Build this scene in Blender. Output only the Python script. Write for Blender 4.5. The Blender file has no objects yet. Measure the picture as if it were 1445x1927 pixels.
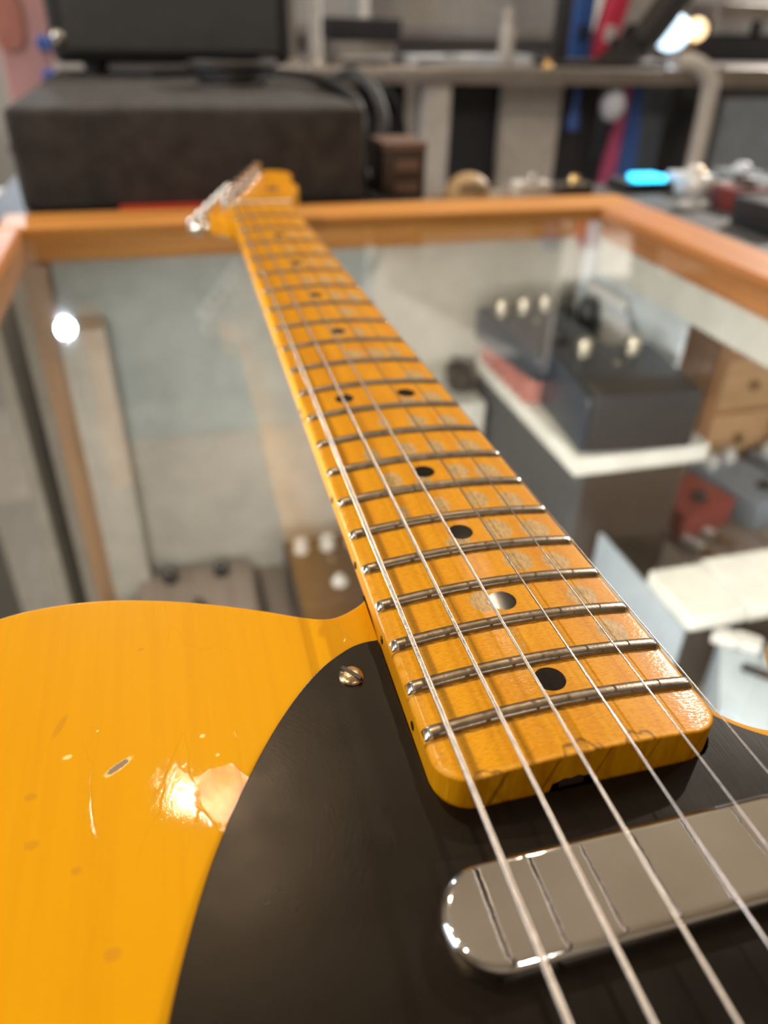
import bpy, math, random
import numpy as np
from mathutils import Vector, Matrix
random.seed(7); rng = np.random.default_rng(7)
scene = bpy.context.scene
COL = scene.collection
S = 0.001
OZ = 1002.0            # millimetres: guitar space z=0 (fingerboard edge) above the shop floor

def T(p):              # guitar-space millimetres -> world metres
    return Vector((p[0]*S, p[1]*S, (p[2]+OZ)*S))

# ------------------------------------------------------------------ camera
cam_d = bpy.data.cameras.new('camera'); cam = bpy.data.objects.new('camera', cam_d); COL.objects.link(cam)
R = ((0.9664407, -0.25608483, 0.02032052), (-0.12328538, -0.53175393, -0.83787736), (0.2253732, 0.80725357, -0.54548015))
cpos = T((-60.546, -543.078, 109.051))
cam.matrix_world = Matrix(((R[0][0], -R[1][0], -R[2][0], cpos.x), (R[0][1], -R[1][1], -R[2][1], cpos.y),
                           (R[0][2], -R[1][2], -R[2][2], cpos.z), (0, 0, 0, 1)))
cam_d.sensor_fit = 'HORIZONTAL'; cam_d.sensor_width = 36.0
cam_d.lens = 36.0*1433.14/1445.0
cam_d.clip_start = 0.005; cam_d.clip_end = 50
cam_d.dof.use_dof = True
cam_d.dof.focus_distance = 0.157
cam_d.dof.aperture_fstop = cam_d.lens/2.8
scene.camera = cam
scene.cycles.caustics_reflective = False; scene.cycles.caustics_refractive = False

# ------------------------------------------------------------------ world, view
w = bpy.data.worlds.new('world'); scene.world = w; w.use_nodes = True
w.node_tree.nodes['Background'].inputs[0].default_value = (0.75, 0.85, 1.0, 1)
w.node_tree.nodes['Background'].inputs[1].default_value = 1.0
vs = scene.view_settings
vs.view_transform = 'Standard'; vs.look = 'None'; vs.gamma = 1.0; vs.exposure = 0.0; vs.use_curve_mapping = False

# ------------------------------------------------------------------ lamps the shop has, and added fill lights
WARM = (1.0, 0.80, 0.56); NEUT = (1.0, 0.94, 0.87); COOL = (0.78, 0.88, 1.0)
def area(name, p, power, size, color, target=None, shape='DISK', size_y=None):
    d = bpy.data.lights.new(name, 'AREA'); d.shape = shape; d.size = size
    if size_y: d.size_y = size_y
    d.energy = power; d.color = color
    o = bpy.data.objects.new(name, d); COL.objects.link(o); o.location = T(p)
    tgt = T(target) if target else o.location + Vector((0, 0, -1))
    o.rotation_euler = (tgt - o.location).to_track_quat('-Z', 'Y').to_euler()
    return o
LAMPS = [((-139, 690, 1500), 7, WARM), ((730, 1186, 1500), 4, WARM), ((-1150, -700, 1500), 7.5, WARM), ((-1250, -250, 1500), 7.5, WARM),
         ((-1300, 250, 1500), 6, WARM), ((500, -1900, 1500), 6, NEUT), ((2500, 500, 1500), 12, NEUT), ((2350, 1500, 1500), 75, NEUT), ((-511, 2612, 848), 22, COOL)]  # added fill: the lamp behind the camera and the one aimed at the table
AIM = (0, -200, -50)
for i, (p, e, c) in enumerate(LAMPS):
    tg = AIM if i < 6 or i == 9 else ((700, 1000, -100) if i == 7 else (p[0]*0.8, p[1]*0.7, -300))
    area('lamp_light', p, e, 0.055, c, tg)
area('case_fill_front', (90, -700, -70), 5.0, 0.5, NEUT, (110, 150, -330), 'RECTANGLE', 0.012)  # added strip light, out of view, to brighten the case interior
area('case_fill_left', (-171, -450, -72), 5.0, 0.70, NEUT, (300, -450, -300), 'RECTANGLE', 0.012)  # second added case light, unseen under the left rail
area('shelf_fill', (620, -250, -84), 1.5, 0.5, NEUT, (620, -50, -330), 'RECTANGLE', 0.012)  # added fill light for the plank shelf, hidden under the worktop
area('window_light', (-2440, 100, 700), 22, 1.5, COOL, (0, 100, 300), 'RECTANGLE', 1.3)

# ------------------------------------------------------------------ materials
def newmat(name):
    m = bpy.data.materials.new(name); m.use_nodes = True
    nt = m.node_tree; b = nt.nodes['Principled BSDF']
    return m, nt, b
def objco(nt):
    return nt.nodes.new('ShaderNodeTexCoord').outputs['Object']
def objg(nt):          # guitar coordinates (the guitar's origin lies at 0, -600, -52 mm)
    return mapping(nt, objco(nt), loc=(0, -0.6, -0.052))
def lnk(nt, a, b): nt.links.new(a, b)
def mathn(nt, op, a, b=None, clamp=False):
    n = nt.nodes.new('ShaderNodeMath'); n.operation = op; n.use_clamp = clamp
    for i, v in enumerate((a, b)):
        if v is None: continue
        if isinstance(v, (int, float)): n.inputs[i].default_value = v
        else: lnk(nt, v, n.inputs[i])
    return n.outputs[0]
def mapr(nt, v, a, b, c=0.0, d=1.0):
    n = nt.nodes.new('ShaderNodeMapRange'); lnk(nt, v, n.inputs[0])
    for i, q in enumerate((a, b, c, d)): n.inputs[i+1].default_value = q
    return n.outputs[0]
def mixc(nt, f, a, b):
    n = nt.nodes.new('ShaderNodeMix'); n.data_type = 'RGBA'
    for s, v in ((0, f), (6, a), (7, b)):
        if isinstance(v, (int, float)): n.inputs[s].default_value = v
        elif isinstance(v, tuple): n.inputs[s].default_value = (*v[:3], 1)
        else: lnk(nt, v, n.inputs[s])
    return n.outputs[2]
def mapping(nt, co, loc=(0, 0, 0), rot=(0, 0, 0), scale=(1, 1, 1), typ='POINT'):
    n = nt.nodes.new('ShaderNodeMapping'); n.vector_type = typ
    n.inputs[1].default_value = loc; n.inputs[2].default_value = rot; n.inputs[3].default_value = scale
    lnk(nt, co, n.inputs[0]); return n.outputs[0]
def noise(nt, co, scale, detail=2.0, rough=0.5, dist=0.0):
    n = nt.nodes.new('ShaderNodeTexNoise'); n.inputs['Scale'].default_value = scale; n.inputs['Detail'].default_value = detail
    n.inputs['Roughness'].default_value = rough; n.inputs['Distortion'].default_value = dist
    lnk(nt, co, n.inputs['Vector']); return n.outputs['Fac']
def bump(nt, b, h, strength, dist, prev=None, slot='Normal'):
    n = nt.nodes.new('ShaderNodeBump'); n.inputs['Strength'].default_value = strength; n.inputs['Distance'].default_value = dist
    lnk(nt, h, n.inputs['Height'])
    if prev is not None: lnk(nt, prev, n.inputs['Normal'])
    lnk(nt, n.outputs[0], b.inputs[slot]); return n.outputs[0]
def setp(b, col=None, rough=None, metal=None, coat=None, coatr=None, spec=None):
    if col is not None: b.inputs['Base Color'].default_value = (*col, 1)
    if rough is not None: b.inputs['Roughness'].default_value = rough
    if metal is not None: b.inputs['Metallic'].default_value = metal
    if coat is not None: b.inputs['Coat Weight'].default_value = coat
    if coatr is not None: b.inputs['Coat Roughness'].default_value = coatr
    if spec is not None: b.inputs['Specular IOR Level'].default_value = spec
def simple(name, col, rough=0.5, metal=0.0, col2=None, nscale=40.0, bstr=0.0, bscale=200.0, stretch=(1, 1, 1), coat=0.0):
    m, nt, b = newmat(name); setp(b, col, rough, metal, coat)
    co = mapping(nt, objco(nt), scale=stretch)
    c2 = col2 if col2 else tuple(c*0.86 for c in col)
    f = noise(nt, co, nscale, 3)
    lnk(nt, mixc(nt, mapr(nt, f, 0.35, 0.65), col, c2), b.inputs['Base Color'])
    if bstr: bump(nt, b, noise(nt, co, bscale, 2), bstr, 0.001)
    return m
def emit(name, col, strength):
    m, nt, b = newmat(name); setp(b, (0, 0, 0), 0.4)
    b.inputs['Emission Color'].default_value = (*col, 1); b.inputs['Emission Strength'].default_value = strength
    return m
def spot(nt, co, p, rot, rad, nz, amp=0.5, soft=0.25):
    v = mapping(nt, co, loc=(p[0]*S, p[1]*S, p[2]*S), rot=(0, 0, rot), scale=(rad[0]*S, rad[1]*S, 0.05), typ='TEXTURE')
    n = nt.nodes.new('ShaderNodeVectorMath'); n.operation = 'LENGTH'; lnk(nt, v, n.inputs[0])
    d = mathn(nt, 'ADD', n.outputs['Value'], mathn(nt, 'MULTIPLY', mathn(nt, 'SUBTRACT', nz, 0.5), amp))
    return mapr(nt, d, 1.0-soft, 1.0, 1.0, 0.0), mapr(nt, d, 1.0, 1.0+soft, 1.0, 0.0)
def swirl(nt, co, c, fr, fa, detail=3):
    v = mapping(nt, co, loc=(-c[0]*S, -c[1]*S, 0))
    sp = nt.nodes.new('ShaderNodeSeparateXYZ'); lnk(nt, v, sp.inputs[0])
    r = mathn(nt, 'SQRT', mathn(nt, 'ADD', mathn(nt, 'POWER', sp.outputs[0], 2), mathn(nt, 'POWER', sp.outputs[1], 2)))
    a = mathn(nt, 'ARCTAN2', sp.outputs[1], sp.outputs[0])
    cb = nt.nodes.new('ShaderNodeCombineXYZ')
    lnk(nt, mathn(nt, 'MULTIPLY', r, fr), cb.inputs[0]); lnk(nt, mathn(nt, 'MULTIPLY', a, fa), cb.inputs[1])
    return noise(nt, cb.outputs[0], 1.0, detail, 0.6)

def mat_body():
    m, nt, b = newmat('butterscotch_lacquer'); setp(b, (0.80, 0.34, 0.0), 0.40, 0, 0.30, 0.03, 0.12); b.inputs['Specular Tint'].default_value = (1, 0.72, 0.2, 1)
    co = objg(nt)
    g = noise(nt, mapping(nt, co, scale=(260, 7, 7)), 1.0, 4, 0.6, 0.4)
    c = mixc(nt, mapr(nt, g, 0.42, 0.72), (0.655, 0.300, 0.0), (0.61, 0.270, 0.0))
    big = noise(nt, mapping(nt, co, scale=(14, 9, 9)), 1.0, 2)
    c = mixc(nt, mapr(nt, big, 0.3, 0.8, 0, 0.35), c, (0.67, 0.318, 0.0))
    # fine lacquer checking
    vo = nt.nodes.new('ShaderNodeTexVoronoi'); vo.feature = 'DISTANCE_TO_EDGE'; vo.inputs['Scale'].default_value = 1.0
    wob = nt.nodes.new('ShaderNodeTexNoise'); wob.inputs['Scale'].default_value = 60; lnk(nt, co, wob.inputs['Vector'])
    mx = nt.nodes.new('ShaderNodeVectorMath'); mx.operation = 'MULTIPLY_ADD'; mx.inputs[1].default_value = (0.006, 0.012, 0); lnk(nt, wob.outputs['Color'], mx.inputs[0]); lnk(nt, co, mx.inputs[2])
    lnk(nt, mapping(nt, mx.outputs[0], scale=(105, 24, 10)), vo.inputs['Vector'])
    crack = mapr(nt, vo.outputs['Distance'], 0.0, 0.010, 1, 0)
    gate = mapr(nt, noise(nt, co, 45, 1), 0.42, 0.62)
    crack = mathn(nt, 'MULTIPLY', crack, gate)
    c = mixc(nt, mathn(nt, 'MULTIPLY', crack, 0.14), c, (0.30, 0.12, 0.01))
    nz = noise(nt, co, 2200, 2)
    chips = [((-82, -442.6), 0.62, (2.6, 0.75)), ((-91.1, -438.1), 0.2, (0.75, 0.45)), ((-66.6, -439.0), 0.5, (0.5, 0.4)), ((-64.1, -444.2), 0.5, (0.3, 0.3)), ((-86, -433), 0.4, (0.25, 0.2))]
    hts = None
    for p, r, rd in chips:
        core, ring = spot(nt, co, (p[0], p[1], -7.4), r, rd, nz, 0.7)
        c = mixc(nt, ring, c, (0.90, 0.62, 0.22))
        if rd[0] > 1: c = mixc(nt, core, c, (0.26, 0.19, 0.13))
        hts = ring if hts is None else mathn(nt, 'MAXIMUM', hts, ring)
    for p, r, rd in [((-95.4, -455.5), 0, (0.9, 0.7)), ((-81.9, -477), 0, (1.0, 0.8)), ((-96.6, -445.6), 0, (0.8, 0.6)), ((-78, -411.7), 0.3, (0.5, 0.3)), ((-93, -430), 1.2, (2.2, 0.5)), ((-88, -462), 0, (0.6, 0.6)), ((-101, -470), 0.3, (1.0, 0.8))]:
        core, ring = spot(nt, co, (p[0], p[1], -7.4), r, rd, nz, 0.9, 0.6)
        c = mixc(nt, mathn(nt, 'MULTIPLY', ring, 0.35), c, (0.40, 0.17, 0.02))
    lnk(nt, c, b.inputs['Base Color'])
    # worn spot by the pickguard where the finish is cracked and rubbed
    core, ring = spot(nt, co, (-63.5, -453.5, -7.4), 0.35, (5.2, 7.2), noise(nt, co, 500, 2), 0.5, 0.1)
    sw = swirl(nt, co, (-45, -462), 2600, 5)
    ln = noise(nt, mapping(nt, co, rot=(0, 0, 0.35), scale=(1900, 180, 1)), 1.0, 3, 0.65)
    lnz = mathn(nt, 'MULTIPLY', mathn(nt, 'SUBTRACT', ln, 0.5), core)
    h = mathn(nt, 'ADD', mathn(nt, 'MULTIPLY', lnz, 0.7), mathn(nt, 'MULTIPLY', core, -0.12))
    h = mathn(nt, 'ADD', h, mathn(nt, 'MULTIPLY', hts, -1.0))
    h = mathn(nt, 'ADD', h, mathn(nt, 'MULTIPLY', crack, -0.25))
    n1 = bump(nt, b, h, 0.5, 0.0002)
    n2 = bump(nt, b, sw, 0.05, 0.0004, n1)
    lnk(nt, n2, b.inputs['Coat Normal'])
    return m
def mat_guard():
    m, nt, b = newmat('black_fibre_pickguard'); setp(b, (0.0035, 0.0024, 0.0017), 0.31, 0, 0, 0, 0.26); b.inputs['Specular Tint'].default_value = (1, 0.84, 0.68, 1)
    co = objg(nt)
    sw = swirl(nt, co, (-68, -462), 2600, 9, 3)
    sw2 = swirl(nt, co, (-70, -464), 700, 12, 3)
    lnk(nt, mapr(nt, noise(nt, co, 70, 3), 0.3, 0.7, 0.27, 0.36), b.inputs['Roughness'])
    n1 = bump(nt, b, sw, 0.06, 0.0003)
    bump(nt, b, sw2, 0.012, 0.0006, n1)
    return m
def mat_maple(name, top):
    m, nt, b = newmat(name); setp(b, (0.75, 0.33, 0.015), 0.45, 0, 0.16, 0.10, 0.14)
    co = objg(nt)
    g = noise(nt, mapping(nt, co, scale=(260, 9, 60)), 1.0, 3, 0.5, 0.3)
    c = mixc(nt, mapr(nt, g, 0.35, 0.72), (0.67, 0.290, 0.001), (0.55, 0.205, 0.0005))
    big = noise(nt, mapping(nt, co, scale=(70, 45, 30)), 1.0, 2)
    c = mixc(nt, mapr(nt, big, 0.35, 0.75, 0, 0.55), c, (0.72, 0.335, 0.001))
    fl = noise(nt, mapping(nt, co, rot=(0, 0, 0.5), scale=(700, 2600, 100)), 1.0, 2)
    c = mixc(nt, mapr(nt, fl, 0.48, 0.66, 0, 0.42), c, (0.42, 0.145, 0.002))
    fl2 = noise(nt, mapping(nt, co, rot=(0, 0, 0.5), scale=(1000, 3600, 100)), 1.0, 2)
    c = mixc(nt, mapr(nt, fl2, 0.52, 0.7, 0, 0.35), c, (0.80, 0.42, 0.03))
    if top:
        at = nt.nodes.new('ShaderNodeAttribute'); at.attribute_name = 'wear'
        sp = nt.nodes.new('ShaderNodeSeparateColor'); lnk(nt, at.outputs['Color'], sp.inputs[0])
        wr, gr, chp = sp.outputs[0], sp.outputs[1], sp.outputs[2]
        sc = noise(nt, mapping(nt, co, rot=(0, 0, 0.25), scale=(2600, 700, 200)), 1.0, 4, 0.7)
        wc = mixc(nt, mapr(nt, sc, 0.42, 0.62), (0.56, 0.37, 0.155), (0.33, 0.20, 0.08))
        fac = mapr(nt, mathn(nt, 'ADD', wr, mathn(nt, 'MULTIPLY', mathn(nt, 'SUBTRACT', noise(nt, co, 2500, 3), 0.5), 0.5)), 0.42, 0.56)
        c = mixc(nt, fac, c, wc)
        gfac = mapr(nt, mathn(nt, 'ADD', gr, mathn(nt, 'MULTIPLY', mathn(nt, 'SUBTRACT', noise(nt, mapping(nt, co, scale=(700, 2500, 1)), 1.0, 3), 0.5), 1.1)), 0.35, 0.9)
        c = mixc(nt, mathn(nt, 'MULTIPLY', gfac, 0.85), c, (0.06, 0.03, 0.01))
        c = mixc(nt, mathn(nt, 'MULTIPLY', at.outputs['Alpha'], 0.55), c, (0.80, 0.45, 0.10))
        c = mixc(nt, chp, c, (0.12, 0.045, 0.008))
        rg = nt.nodes.new('ShaderNodeMix'); rg.data_type = 'FLOAT'; lnk(nt, fac, rg.inputs[0]); rg.inputs[2].default_value = 0.16; rg.inputs[3].default_value = 0.1
        lnk(nt, rg.outputs[0], b.inputs['Coat Weight'])
    lnk(nt, c, b.inputs['Base Color'])
    n1 = bump(nt, b, noise(nt, mapping(nt, co, rot=(0, 0, 0.5), scale=(900, 2400, 300)), 1.0, 3), 0.16, 0.0003)
    lnk(nt, n1, b.inputs['Coat Normal'])
    return m
def mat_glass():
    m = bpy.data.materials.new('counter_glass'); m.use_nodes = True; nt = m.node_tree; nt.nodes.clear()
    out = nt.nodes.new('ShaderNodeOutputMaterial'); mix = nt.nodes.new('ShaderNodeMixShader')
    tr = nt.nodes.new('ShaderNodeBsdfTransparent'); tr.inputs[0].default_value = (0.955, 0.975, 0.965, 1)
    gl = nt.nodes.new('ShaderNodeBsdfGlossy'); gl.inputs['Roughness'].default_value = 0.02
    fr = nt.nodes.new('ShaderNodeFresnel'); fr.inputs[0].default_value = 1.45
    tc = nt.nodes.new('ShaderNodeTexCoord'); nz = noise(nt, tc.outputs['Object'], 3.0, 2)
    lnk(nt, mapr(nt, nz, 0.3, 0.7, 0.012, 0.03), gl.inputs['Roughness'])
    ge = nt.nodes.new('ShaderNodeNewGeometry'); lnk(nt, mapr(nt, ge.outputs['Backfacing'], 0, 1, 1.45, 1/1.45), fr.inputs[0])   # same reflection entering and leaving the sheet
    lnk(nt, fr.outputs[0], mix.inputs[0]); lnk(nt, tr.outputs[0], mix.inputs[1]); lnk(nt, gl.outputs[0], mix.inputs[2])
    lnk(nt, mix.outputs[0], out.inputs[0]); return m
def mat_wood(name, c1, c2, axis='X', rough=0.4, coat=0.2):
    m, nt, b = newmat(name); setp(b, c1, rough, 0, coat, 0.2, 0.25)
    sc = {'X': (6, 160, 160), 'Y': (160, 6, 160), 'Z': (160, 160, 6)}[axis]
    co = mapping(nt, objco(nt), scale=sc)
    f = noise(nt, co, 1.0, 4, 0.6, 0.5)
    lnk(nt, mixc(nt, mapr(nt, f, 0.35, 0.7), c1, c2), b.inputs['Base Color'])
    bump(nt, b, f, 0.1, 0.0005); return m
def mat_string(name, col, rough):
    return simple(name, col, rough, 1.0, tuple(c*0.8 for c in col), 900)

M = {}
M['body'] = mat_body(); M['guard'] = mat_guard()
M['board'] = mat_maple('amber_maple_fingerboard', True); M['maple'] = mat_maple('amber_maple', False)
M['glass'] = mat_glass()
M['fret'] = simple('tarnished_nickel', (0.31, 0.25, 0.185), 0.34, 1.0, (0.22, 0.175, 0.125), 300, 0.05, 1500)
M['fretend'] = simple('filed_nickel', (0.80, 0.78, 0.74), 0.16, 1.0, (0.6, 0.58, 0.54), 900)
M['dot'] = simple('black_inlay', (0.008, 0.005, 0.004), 0.12, 0, (0.012, 0.008, 0.006), 900); M['dot'].node_tree.nodes['Principled BSDF'].inputs['Specular IOR Level'].default_value = 0.25
M['wound'] = mat_string('wound_nickel_string', (0.52, 0.46, 0.40), 0.27)
M['plain'] = mat_string('plain_steel_string', (0.54, 0.50, 0.48), 0.22)
M['chrome'] = simple('aged_chrome', (0.80, 0.78, 0.75), 0.06, 1.0, (0.72, 0.69, 0.65), 60, 0.02, 500)
M['screw'] = simple('tarnished_screw', (0.62, 0.47, 0.29), 0.27, 1.0, (0.42, 0.30, 0.18), 700, 0.12, 1500)
M['slot'] = simple('dark_screw_slot', (0.05, 0.03, 0.02), 0.6)
M['bone'] = simple('aged_bone', (0.86, 0.72, 0.50), 0.35)
M['nickel'] = simple('nickel_tuner', (0.80, 0.76, 0.70), 0.18, 1.0)
M['oak'] = mat_wood('honey_oak', (0.62, 0.29, 0.07), (0.45, 0.18, 0.04), 'X', 0.5, 0.05)
M['oaky'] = mat_wood('honey_oak_side', (0.58, 0.25, 0.09), (0.42, 0.16, 0.05), 'Y', 0.5, 0.05)
M['oakz'] = mat_wood('oak_post', (0.42, 0.26, 0.15), (0.31, 0.18, 0.10), 'Z', 0.5, 0.1)
M['panel'] = simple('grey_laminate', (0.42, 0.46, 0.45), 0.55)
M['cream'] = simple('laminate_with_reflection', (0.56, 0.53, 0.45), 0.55)  # lighter copy of the grey panel, room reflection put into the colour
M['panel2'] = simple('pale_laminate', (0.50, 0.47, 0.42), 0.6)
M['white'] = simple('white_paint', (0.76, 0.75, 0.70), 0.45)
M['whiteblue'] = simple('pale_blue_white', (0.66, 0.72, 0.78), 0.5)
M['card'] = simple('white_card', (0.78, 0.76, 0.76), 0.6, 0, (0.66, 0.68, 0.74), 18)
M['plank'] = mat_wood('grey_brown_plank', (0.25, 0.20, 0.165), (0.18, 0.14, 0.115), 'Y', 0.5, 0.05)
M['black'] = simple('black_paint', (0.012, 0.013, 0.016), 0.4)
M['softblack'] = simple('black_rubber', (0.018, 0.017, 0.018), 0.6)
M['navy'] = simple('blue_black_paint', (0.028, 0.038, 0.058), 0.35)
M['red'] = simple('red_paint', (0.30, 0.055, 0.045), 0.45)
M['pinkred'] = simple('dusty_pink_paint', (0.50, 0.20, 0.17), 0.5)
M['darkbrown'] = simple('dark_brown_paint', (0.045, 0.030, 0.022), 0.45)
M['carpet'] = simple('charcoal_carpet', (0.058, 0.054, 0.052), 0.95, 0, (0.034, 0.031, 0.031), 48, 0.9, 700)
M['steel'] = simple('brushed_steel', (0.50, 0.47, 0.44), 0.38, 1.0, (0.42, 0.39, 0.37), 25)
M['greyw'] = simple('pale_grey_paint', (0.66, 0.63, 0.60), 0.5)
M['knob'] = simple('knob_metal', (0.42, 0.38, 0.30), 0.33, 1.0)
M['redcard'] = simple('red_card', (0.62, 0.05, 0.02), 0.5)
M['tan'] = simple('tan_leather', (0.48, 0.33, 0.17), 0.5)
M['brownwood'] = mat_wood('brown_cabinet', (0.52, 0.28, 0.14), (0.38, 0.19, 0.085), 'Z', 0.5, 0.1)
M['brownwood2'] = mat_wood('drawer_front', (0.60, 0.37, 0.20), (0.48, 0.28, 0.14), 'X', 0.5, 0.1)
M['ltblue'] = simple('pale_blue_paint', (0.40, 0.47, 0.53), 0.35)
M['foil'] = simple('speckled_foil', (0.80, 0.79, 0.76), 0.35, 0.2, (0.45, 0.44, 0.42), 420, 0.5, 500)
M['pinkg'] = simple('pink_lacquer', (0.62, 0.36, 0.37), 0.3, 0, (0.56, 0.30, 0.31), 6, coat=0.5)
M['blue'] = simple('blue_paint', (0.05, 0.14, 0.48), 0.4)
M['magenta'] = simple('magenta_paint', (0.55, 0.10, 0.24), 0.4)
M['hotpink'] = simple('hot_pink_paint', (0.85, 0.06, 0.13), 0.4)
M['slate'] = simple('slate_panel', (0.22, 0.26, 0.31), 0.5)
M['darkpanel'] = simple('dark_panel', (0.028, 0.028, 0.036), 0.6)
M['darkgrey'] = simple('dark_grey_panel', (0.06, 0.062, 0.066), 0.6)
M['cloud'] = simple('pearl_white', (0.72, 0.78, 0.92), 0.35)
M['cyan'] = emit('cyan_led', (0.03, 0.55, 1.0), 5.0)
M['lampw'] = emit('warm_bulb', (1.0, 0.66, 0.34), 3.0)
M['lampc'] = emit('cool_screen', (0.62, 0.82, 1.0), 3.0)
M['floor'] = mat_wood('pale_shop_floor', (0.36, 0.30, 0.245), (0.26, 0.215, 0.17), 'Y', 0.5, 0.05)
M['wall'] = simple('beige_wall', (0.42, 0.37, 0.31), 0.85)
M['ceil'] = simple('tan_ceiling', (0.78, 0.68, 0.53), 0.9)
M['lampblack'] = simple('lamp_housing', (0.03, 0.03, 0.03), 0.5)
M['winglass'] = emit('daylight_window', (0.72, 0.85, 1.0), 3.0)
M['umber'] = simple('umber_lid', (0.17, 0.105, 0.085), 0.5)
M['clear'] = simple('clear_plastic', (0.62, 0.60, 0.60), 0.15)
M['brass'] = simple('brass', (0.80, 0.55, 0.25), 0.25, 1.0)
M['dkred'] = simple('dark_red_box', (0.17, 0.025, 0.02), 0.5)

# ------------------------------------------------------------------ mesh helpers (millimetres, guitar space)
class MB:
    def __init__(s): s.v = []; s.f = []; s.m = []; s.mi = 0
    def add(s, vs, fs):
        o = len(s.v); s.v += [tuple(p) for p in vs]; s.f += [tuple(i+o for i in f) for f in fs]; s.m += [s.mi]*len(fs); return s
    def box(s, x0, x1, y0, y1, z0, z1, bev=0.0, rz=0.0):
        if bev <= 0:
            vs = [(x, y, z) for z in (z0, z1) for x, y in ((x0, y0), (x1, y0), (x1, y1), (x0, y1))]
            fs = [(3, 2, 1, 0), (4, 5, 6, 7), (0, 1, 5, 4), (1, 2, 6, 5), (2, 3, 7, 6), (3, 0, 4, 7)]
        else:
            ol = rrect(x0, x1, y0, y1, bev, 3)
            return s.prism(ol, z0, z1, bev*0.6, rz=rz)
        if rz: vs = rot(vs, rz, ((x0+x1)/2, (y0+y1)/2))
        return s.add(vs, fs)
    def prism(s, ol, z0, z1, bev=0.0, seg=3, rz=0.0, botbev=True):
        """extrude a closed outline (counter-clockwise) with rounded rims"""
        n = len(ol); rings = []
        def ring(off, z):
            return [(x, y, z) for x, y in offset(ol, -off)] if off > 1e-9 else [(x, y, z) for x, y in ol]
        if bev > 0:
            if botbev:
                for i in range(seg+1):
                    a = math.pi/2*i/seg; rings.append(ring(bev*(1-math.sin(a)), z0+bev*(1-math.cos(a))))
            else: rings.append(ring(0, z0))
            for i in range(seg+1):
                a = math.pi/2*i/seg; rings.append(ring(bev*(1-math.cos(a)), z1-bev*(1-math.sin(a))))
        else: rings = [ring(0, z0), ring(0, z1)]
        vs = [p for r in rings for p in r]
        fs = [tuple(range(n-1, -1, -1))]
        for k in range(len(rings)-1):
            for i in range(n):
                j = (i+1) % n; fs.append((k*n+i, k*n+j, (k+1)*n+j, (k+1)*n+i))
        fs.append(tuple((len(rings)-1)*n+i for i in range(n)))
        if rz:
            cx = sum(p[0] for p in ol)/n; cy = sum(p[1] for p in ol)/n; vs = rot(vs, rz, (cx, cy))
        return s.add(vs, fs)
    def lathe(s, c, prof, n=20, axis='z', cap=True):
        """prof: list of (radius, height) along the axis from c"""
        vs = []; fs = []
        for r, h in prof:
            for i in range(n):
                a = 2*math.pi*i/n; u, v = r*math.cos(a), r*math.sin(a)
                vs.append({'z': (c[0]+u, c[1]+v, c[2]+h), 'x': (c[0]+h, c[1]+u, c[2]+v), 'y': (c[0]+v, c[1]+h, c[2]+u)}[axis])
        for k in range(len(prof)-1):
            for i in range(n):
                j = (i+1) % n; fs.append((k*n+i, k*n+j, (k+1)*n+j, (k+1)*n+i))
        if cap: fs.append(tuple(range(n-1, -1, -1))); fs.append(tuple((len(prof)-1)*n+i for i in range(n)))
        return s.add(vs, fs)
    def tube(s, pts, r, n=10, cap=True):
        P = [Vector(p) for p in pts]; vs = []; fs = []; up = Vector((0, 0, 1))
        rr = r if isinstance(r, (list, tuple)) else [r]*len(P)
        for k, p in enumerate(P):
            d = (P[min(k+1, len(P)-1)]-P[max(k-1, 0)]).normalized()
            if k == 0:
                u = d.cross(up); u = u if u.length > 1e-3 else d.cross(Vector((1, 0, 0)))
            else: u = u - d*u.dot(d)
            u.normalize(); v = d.cross(u)
            for i in range(n):
                a = 2*math.pi*i/n; vs.append(tuple(p+(u*math.cos(a)+v*math.sin(a))*rr[k]))
        for k in range(len(P)-1):
            for i in range(n):
                j = (i+1) % n; fs.append((k*n+i, k*n+j, (k+1)*n+j, (k+1)*n+i))
        if cap: fs.append(tuple(range(n-1, -1, -1))); fs.append(tuple((len(P)-1)*n+i for i in range(n)))
        return s.add(vs, fs)
    def build(s, name, mats, parent=None, origin=None, smooth=True, angle=40):
        me = bpy.data.meshes.new(name)
        o0 = Vector(origin) if origin is not None else (Vector(parent['_o']) if parent is not None else Vector((0, 0, 0)))
        me.from_pydata([tuple((Vector(p)-o0)*S) for p in s.v], [], s.f)
        mats = mats if isinstance(mats, (list, tuple)) else [mats]
        for m in mats: me.materials.append(M[m] if isinstance(m, str) else m)
        if len(mats) > 1: me.polygons.foreach_set('material_index', s.m)
        me.validate(); me.update()
        if smooth:
            me.set_sharp_from_angle(angle=math.radians(angle)); me.polygons.foreach_set('use_smooth', [len(p.vertices) <= 4 for p in me.polygons])
        return link(name, me, parent, o0)
def link(name, me, parent, o0):
    o = bpy.data.objects.new(name, me); COL.objects.link(o)
    o['_o'] = list(o0)
    if parent is None: o.location = T(o0)
    else: o.parent = parent; o.location = (Vector(o0)-Vector(parent['_o']))*S
    return o
def rot(vs, a, c):
    ca, sa = math.cos(a), math.sin(a)
    return [(c[0]+(x-c[0])*ca-(y-c[1])*sa, c[1]+(x-c[0])*sa+(y-c[1])*ca, z) for x, y, z in vs]
def rrect(x0, x1, y0, y1, r, seg=4):
    out = []
    for cx, cy, a0 in ((x1-r, y0+r, -90), (x1-r, y1-r, 0), (x0+r, y1-r, 90), (x0+r, y0+r, 180)):
        for i in range(seg+1):
            a = math.radians(a0+90*i/seg); out.append((cx+r*math.cos(a), cy+r*math.sin(a)))
    return out
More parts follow.
